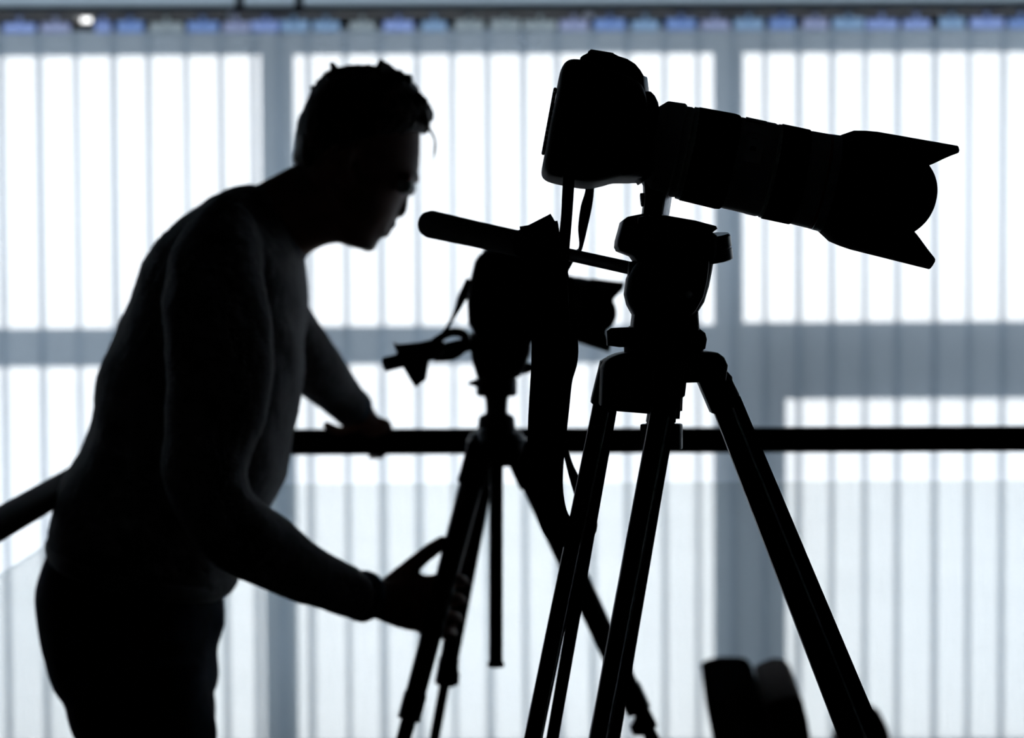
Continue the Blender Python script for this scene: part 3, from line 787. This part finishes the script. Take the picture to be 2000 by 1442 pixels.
def slab(bm, rows, n=28, sub=4, power=2.3, D=DP, egg=0.0, shear=0.0):
    """rows: (bx, by, fx, fy, half depth, depth offset): back and front outline points read at D"""
    rows = cr(rows, sub)
    rings = []
    for r in rows:
        a, b = W(r[0], r[1], D), W(r[2], r[3], D)
        c = (a + b) / 2; h = (b - a) / 2
        ring_ = []
        for k in range(n):
            t = 2 * math.pi * k / n; co, si = math.cos(t), math.sin(t)
            co2 = math.copysign(abs(co) ** (2 / power), co); si2 = math.copysign(abs(si) ** (2 / power), si)
            ring_.append(c + h * co2 + Vector((0, r[4] * si2 * (1 - egg * co) + r[5] + shear * h.length * co2, 0)))
        rings.append(ring_)
    return loft(bm, rings)

def shrink(rows, k, dk):
    out = []
    for r in rows:
        cx, cy = (r[0] + r[2]) / 2, (r[1] + r[3]) / 2
        out.append((cx + (r[0] - cx) * k, cy + (r[1] - cy) * k, cx + (r[2] - cx) * k, cy + (r[3] - cy) * k, r[4] * dk, r[5]))
    return out

torso = [(106, 1076, 448, 1157, .165, 0), (101, 1050, 460, 1137, .17, 0), (108, 1015, 462, 1110, .17, 0), (122, 975, 500, 1045, .165, 0), (146, 925, 536, 967, .16, 0), (172, 872, 556, 915, .158, 0), (192, 800, 567, 845, .16, 0),
         (216, 705, 577, 770, .168, 0), (243, 630, 588, 695, .178, 0), (271, 557, 593, 622, .185, .005), (307, 490, 593, 566, .19, .01), (355, 432, 590, 526, .18, .01), (405, 390, 588, 508, .15, .01), (455, 366, 588, 502, .105, .012), (500, 360, 592, 500, .070, .014)]
arm_r = [(440, 455, 2.52, 62, .05), (425, 520, 2.475, 88, .062), (424, 600, 2.45, 104, .066), (430, 690, 2.44, 110, .066), (420, 780, 2.44, 100, .064), (405, 860, 2.44, 90, .060), (402, 930, 2.445, 84, .057), (425, 1000, 2.45, 82, .056), (475, 1050, 2.465, 80, .054), (528, 1083, 2.49, 72, .050), (575, 1108, 2.515, 62, .046), (622, 1130, 2.545, 55, .042), (668, 1149, 2.575, 53, .039), (700, 1162, 2.60, 52, .037)]
arm_l = [(470, 500, 2.80, 70, .05), (520, 590, 2.84, 72, .055), (560, 660, 2.88, 66, .05), (600, 705, 2.925, 56, .045), (641, 748, 2.98, 48, .04), (668, 777, 3.01, 44, .038), (686, 794, 3.03, 41, .036)]
trous_top = [(106, 1060, 425, 1140, .155, 0), (96, 1085, 430, 1160, .16, 0), (84, 1130, 432, 1185, .17, 0), (82, 1165, 436, 1210, .175, 0), (88, 1215, 428, 1245, .178, 0), (104, 1275, 420, 1280, .178, 0), (122, 1330, 421, 1330, .175, 0), (156, 1362, 415, 1365, .15, 0)]
def leg_rows(dd):
    """one trouser leg from hip to ankle; dd depth offset"""
    D = DP + dd
    s = DP / D
    off = 27 if dd < 0 else -14
    f = lambda x: 1000 + (x - 1000) * s + off
    g = lambda y: 588 + (y - 588) * s
    return [(f(262), g(1270), D, 135 * s, .095), (f(272), g(1350), D, 134 * s, .095), (f(291), g(1400), D, 124 * s, .09), (f(291), g(1442), D, 122 * s, .088), (f(292), g(1560), D, 112 * s, .082), (f(290), g(1750), D, 95 * s, .072), (f(278), g(2000), D, 84 * s, .066), (f(268), g(2330), D, 76 * s, .062)]

def wrinkle(me, fn):
    me.calc_loop_triangles() if hasattr(me, 'calc_loop_triangles') else None
    ns = [v.normal.copy() for v in me.vertices]
    for v, nn in zip(me.vertices, ns):
        v.co += nn * fn(v.co)
    me.update()

# --- skin: one continuous body
sk = B()
head_rows = [(668, 134, 752, 136, .030, .02), (640, 150, 786, 148, .050, .02), (618, 178, 806, 172, .063, .02), (606, 210, 815, 200, .070, .02), (596, 250, 819, 240, .073, .02), (590, 290, 819, 284, .074, .02), (590, 320, 817, 318, .072, .02), (592, 345, 812, 344, .070, .02), (596, 368, 796, 364, .067, .02), (602, 395, 782, 392, .063, .02), (612, 420, 770, 420, .058, .02), (626, 445, 750, 446, .052, .02), (645, 465, 738, 468, .044, .02), (668, 477, 729, 484, .034, .02), (690, 484, 720, 489, .018, .02)]
slab(sk, head_rows, egg=.22, shear=.22, power=2.1, sub=3)
fwd = (W(820, 300, DP) - W(620, 300, DP)).normalized() * .97 + Vector((0, .24, 0))
Yf = .02 + .22 * .075
# nose, brow, lips, chin, ear
def hp(px, py, dy): return W(px, py, DP) + Vector((0, dy, 0))
tube(sk, [hp(792, 358, .045), hp(783, 380, .048), hp(779, 405, .052), hp(774, 420, .050)], [.006, .008, .009, .006], [.009, .010, .013, .013], n=12)
tube(sk, [hp(796, 350, -.015), hp(808, 346, .03), hp(804, 348, .065)], [.006, .008, .006], n=10)
tube(sk, [hp(752, 436, .015), hp(762, 436, .045), hp(752, 436, .065)], [.005, .007, .005], n=10)
tube(sk, [hp(742, 454, .015), hp(750, 453, .042), hp(744, 454, .06)], [.005, .007, .005], n=10)
sphere(sk, hp(716, 476, .035), .011)
tube(sk, [hp(694, 300, -.056), hp(678, 318, -.066), hp(676, 345, -.064), hp(690, 368, -.056)], [.008, .012, .011, .007], [.006, .008, .007, .006], n=10)
# neck and slim trunk
ptube(sk, [(655, 395, DP + .01, 80, .056), (612, 399, DP + .01, 84, .057), (575, 416, DP + .01, 83, .060), (525, 446, DP + .01, 86, .07)], n=20)
slab(sk, shrink(torso, .80, .80))
ptube(sk, [(r[0], r[1], r[2], r[3] * .62, r[4] * .62) for r in arm_r[:-1]] + [(700, 1162, 2.60, 36, .025), (745, 1172, 2.625, 40, .022), (790, 1180, 2.642, 50, .017), (832, 1183, 2.648, 54, .015), (852, 1186, 2.652, 46, .012)], n=18)
ptube(sk, [(r[0], r[1], r[2], r[3] * .62, r[4] * .62) for r in arm_l[:-1]] + [(690, 798, 3.035, 28, .022), (710, 816, 3.045, 27, .032), (728, 836, 3.052, 18, .040), (742, 838, 3.056, 12, .040)], n=18)
slab(sk, shrink(trous_top, .82, .82))
for dd in (-.095, .095):
    ptube(sk, [(r[0], r[1], r[2], r[3] * .72, r[4] * .72) for r in leg_rows(dd)], n=16)
    lr = leg_rows(dd)[-1]; q = W(lr[0], lr[1], lr[2])
    tube(sk, [q, Vector((q.x, q.y, .07)), Vector((q.x + .06, q.y, .05)), Vector((q.x + .15, q.y, .03))], [.04, .04, .035, .02], [.035, .035, .04, .03], n=12)
# right hand round the tripod leg: four fingers and a thumb
FR = .0088
def finger(rows, r):
    pts = [W(*p) for p in rows]
    pts = [Vector(q) for q in cr([tuple(p) for p in pts], 4)]
    tube(sk, pts, [r * (1.05 - .25 * i / (len(pts) - 1)) for i in range(len(pts))], n=10)
for k, (y0, y1, x1) in enumerate(((1132, 1134, 908), (1165, 1170, 903), (1198, 1206, 895), (1226, 1236, 886))):
    finger([(820, y0 + 6, 2.650), (858, y0 + 2, 2.648), (x1 - 14, y1, 2.652), (x1 - 2, y1 + 3, 2.675), (x1 - 14, y1 + 5, 2.700), (x1 - 36, y1 + 5, 2.705)], FR - (.001 if k == 3 else 0))
finger([(752, 1150, 2.640), (785, 1122, 2.645), (815, 1097, 2.650), (845, 1073, 2.656), (874, 1056, 2.664)], .0122)
# left hand over the rail
for k, yd in enumerate((3.035, 3.052, 3.070, 3.087)):
    px = 752 - k * 5
    finger([(728 - k * 4, 832, yd), (px - 2, 826, yd + .004), (px + 6, 842, yd + .02), (px - 2, 880, yd + .034), (px - 16, 893, yd + .028)], .0085)
finger([(712, 822, 3.02), (690, 838, 3.005), (662, 842, 3.0), (644, 834, 3.0), (634, 828, 3.004)], .0082)
skin_me = remeshed(sk, .0042, 3, 'body')
obj('body', skin_me, M_SKIN, per, smooth=0).data.shade_smooth()
for dy in (-.003, .062):
    bm = B(); sphere(bm, hp(790, 362, dy + .004), .0115); obj('eye', bm, M_EYE, per)

# --- hair
hb_ = B()
hair_rows = [(672, 128, 752, 128, .030, .02), (648, 138, 786, 138, .052, .02), (622, 160, 808, 158, .068, .02), (603, 186, 822, 182, .077, .02), (592, 212, 840, 204, .081, .02), (582, 235, 843, 222, .083, .02), (578, 255, 828, 246, .083, .02), (576, 275, 800, 266, .083, .02), (573, 295, 735, 292, .082, .02), (572, 315, 690, 318, .074, .02), (580, 330, 650, 340, .060, .02)]
slab(hb_, hair_rows, egg=.12, shear=.15, power=2.1, sub=3)
rnd = random.Random(3)
def tuft(x0, y0, x1, y1, r, dy):
    a, b = hp(x0, y0, dy), hp(x1, y1, dy + rnd.uniform(-.008, .008))
    mid_ = (a + b) / 2 + Vector((rnd.uniform(-.003, .003), 0, .002))
    tube(hb_, [a, mid_, b], [r, r * .7, r * .15], n=8)
for i in range(90):
    x = rnd.uniform(630, 805)
    y = 138 + ((x - 715) / 100) ** 2 * 22
    tuft(x, y + 8, x + rnd.uniform(-10, 12), y - rnd.choice((2, 4, 5, 7, 9, 12)), .0045, rnd.uniform(-.045, .085))
for i in range(14):
    tuft(612 + i * 3, 182 - i * 4, 603 + i * 3.2, 172 - i * 4, .005, rnd.uniform(-.02, .06))
tuft(742, 138, 740, 109, .009, .02); tuft(752, 135, 750, 116, .010, .03)
for k in range(8):
    tuft(815 - k, 190 + k * 7, 848 - abs(k - 3) * 3, 204 + k * 6, .010, -.01 + .012 * k)
for k in range(5):
    tuft(825, 225 + k * 6, 840 - k * 3, 246 + k * 3, .008, .0 + .015 * k)
hair_me = remeshed(hb_, .0035, 1, 'hair')
wrinkle(hair_me, lambda c: .0022 * noise.noise(Vector((c.x * 160, c.y * 160, c.z * 60))))
ho = obj('hair', hair_me, M_HAIR, per, smooth=0); ho.data.shade_smooth()
bm = B()
for k in range(3):
    pts = [hp(838 - k * 2, 248, .03), hp(848 - k, 268, .032), hp(849 - k * 2, 290, .034 + k * .002), hp(843, 312, .034), hp(836, 326, .036)]
    pts = [Vector(q) for q in cr([tuple(p) for p in pts], 4)]
    tube(bm, pts, [.0011 * (1.1 - i / len(pts)) for i in range(len(pts))], n=5)
obj('hair_strand', bm, M_HAIR, ho)

# --- sweater
sw = B()
slab(sw, torso, n=36)
ptube(sw, arm_r, n=24)
ptube(sw, arm_l, n=24)
sw_me = remeshed(sw, .006, 6, 'sweater')
def fold(c):
    v = .008 * noise.noise(Vector((c.x * 9 + c.z * 7, c.y * 5, c.z * 4 - c.x * 3))) + .0050 * noise.noise(Vector((c.x * 26 + c.z * 14, c.y * 14, c.z * 16)))
    return v + .0012 * noise.noise(c * 120)
wrinkle(sw_me, fold)
so = obj('sweater', sw_me, M_KNIT, per, smooth=0); so.data.shade_smooth()
# ribbed hem and neckband
hem = B(); slab(hem, [(101, 1048, 461, 1132, .176, 0), (103, 1066, 460, 1146, .178, 0), (107, 1079, 450, 1160, .172, 0)], n=48, sub=3)
obj('sweater_hem', hem, M_KNIT, so)
nb = B(); slab(nb, [(490, 366, 590, 510, .078, .014), (506, 358, 594, 503, .074, .014), (516, 357, 598, 498, .066, .014)], n=36, sub=2)
obj('neckband', nb, M_KNIT, so)
cu = B(); ptube(cu, [(698, 1161, 2.60, 48, .033), (706, 1164, 2.605, 51, .035), (716, 1167, 2.61, 50, .034), (724, 1169, 2.615, 44, .029)], n=24, sub=1)
obj('shirt_cuff', cu, M_CUFF, so)
cu = B(); ptube(cu, [(680, 788, 3.02, 39, .034), (688, 797, 3.03, 41, .035), (697, 806, 3.036, 38, .033)], n=24, sub=1)
obj('shirt_cuff', cu, M_CUFF, so)

# --- trousers
tr = B()
slab(tr, trous_top, n=36)
for dd in (-.095, .095): ptube(tr, leg_rows(dd), n=22)
sphere(tr, W(425, 1215, DP - .02), .011, sy=3, sz=1.6)
tr_me = remeshed(tr, .007, 3, 'jeans')
wrinkle(tr_me, lambda c: .003 * noise.noise(Vector((c.x * 16, c.y * 12, c.z * 24))))
to = obj('jeans', tr_me, M_DENIM, per, smooth=0); to.data.shade_smooth()
obj('seat_pocket', prism(B(), [(212, 1180), (250, 1165), (290, 1180), (285, 1270), (250, 1285), (222, 1260)], DP, .004, .001, yoff=-.172), M_DENIM, to)
# --- shoes
for dd in (-.095, .095):
    lr = leg_rows(dd)[-1]; q = W(lr[0], lr[1], lr[2]); zf0 = 0.0
    bm = B()
    tube(bm, [Vector((q.x - .07, q.y, .045)), Vector((q.x - .04, q.y, .06)), Vector((q.x + .03, q.y, .062)), Vector((q.x + .10, q.y, .05)), Vector((q.x + .18, q.y, .036)), Vector((q.x + .215, q.y, .026))],
         [.040, .052, .054, .045, .032, .014], [.030, .040, .042, .047, .044, .022], n=20, power=2.4)
    bm2 = remeshed(bm, .006, 2, 'shoe')
    sh = obj('shoe', bm2, M_SHOE, per, smooth=0); sh.data.shade_smooth()
    bm = B(); box(bm, (q.x - .10, q.y - .045, 0), (q.x + .20, q.y + .045, .014), .006)
    obj('shoe_sole', bm, M_RUB, sh)

# ------------------------------------------------------------------ lounge chair beyond the railing
DC = 3.66
ch = thing('lounge_chair', 'low dark leather lounge chair seen from the side, beyond the railing at lower right', 'chair', Vector((W(1500, 721, DC).x, W(1500, 721, DC).y, 0)))
def ext(pts, y): return pts
zc0 = W(1500, 1442, DC).z
obj('back_shell', prism(B(), [(1375, 1335), (1388, 1327), (1412, 1321), (1455, 1321), (1470, 1325), (1480, 1338), (1512, 1470), (1530, 1660), (1440, 1660), (1408, 1500)], DC, .20, .006), M_SHELL, ch)
obj('back_cushion', prism(B(), [(1484, 1340), (1496, 1330), (1522, 1320), (1544, 1321), (1556, 1334), (1564, 1368), (1576, 1440), (1588, 1480), (1610, 1580), (1540, 1610), (1505, 1500)], DC, .19, .008), M_LEATH, ch)
obj('seat_cushion', prism(B(), [(1530, 1580), (1700, 1565), (1790, 1565), (1812, 1590), (1806, 1645), (1780, 1655), (1530, 1665)], DC, .20, .025, smooth=2), M_LEATH, ch)
for s in (-1, 1):
    obj('armrest', prism(B(), [(1648, 1505), (1660, 1468), (1676, 1440), (1698, 1425), (1722, 1425), (1746, 1440), (1760, 1468), (1772, 1515), (1782, 1680), (1640, 1680)], DC, .035, .012, yoff=s * .235), M_LEATH, ch)
    for px in (1470, 1760):
        a = W(px, 1655, DC); a.y += s * .18
        obj('leg', rod(B(), Vector((a.x, a.y, a.z)), Vector((a.x + (px - 1600) * .0002, a.y, 0)), .016, .011, n=14), M_CHAIRLEG, ch)
obj('seat_frame', prism(B(), [(1440, 1630), (1800, 1630), (1800, 1665), (1440, 1665)], DC, .22, .004), M_SHELL, ch)
ch.rotation_euler.z = math.radians(-4)
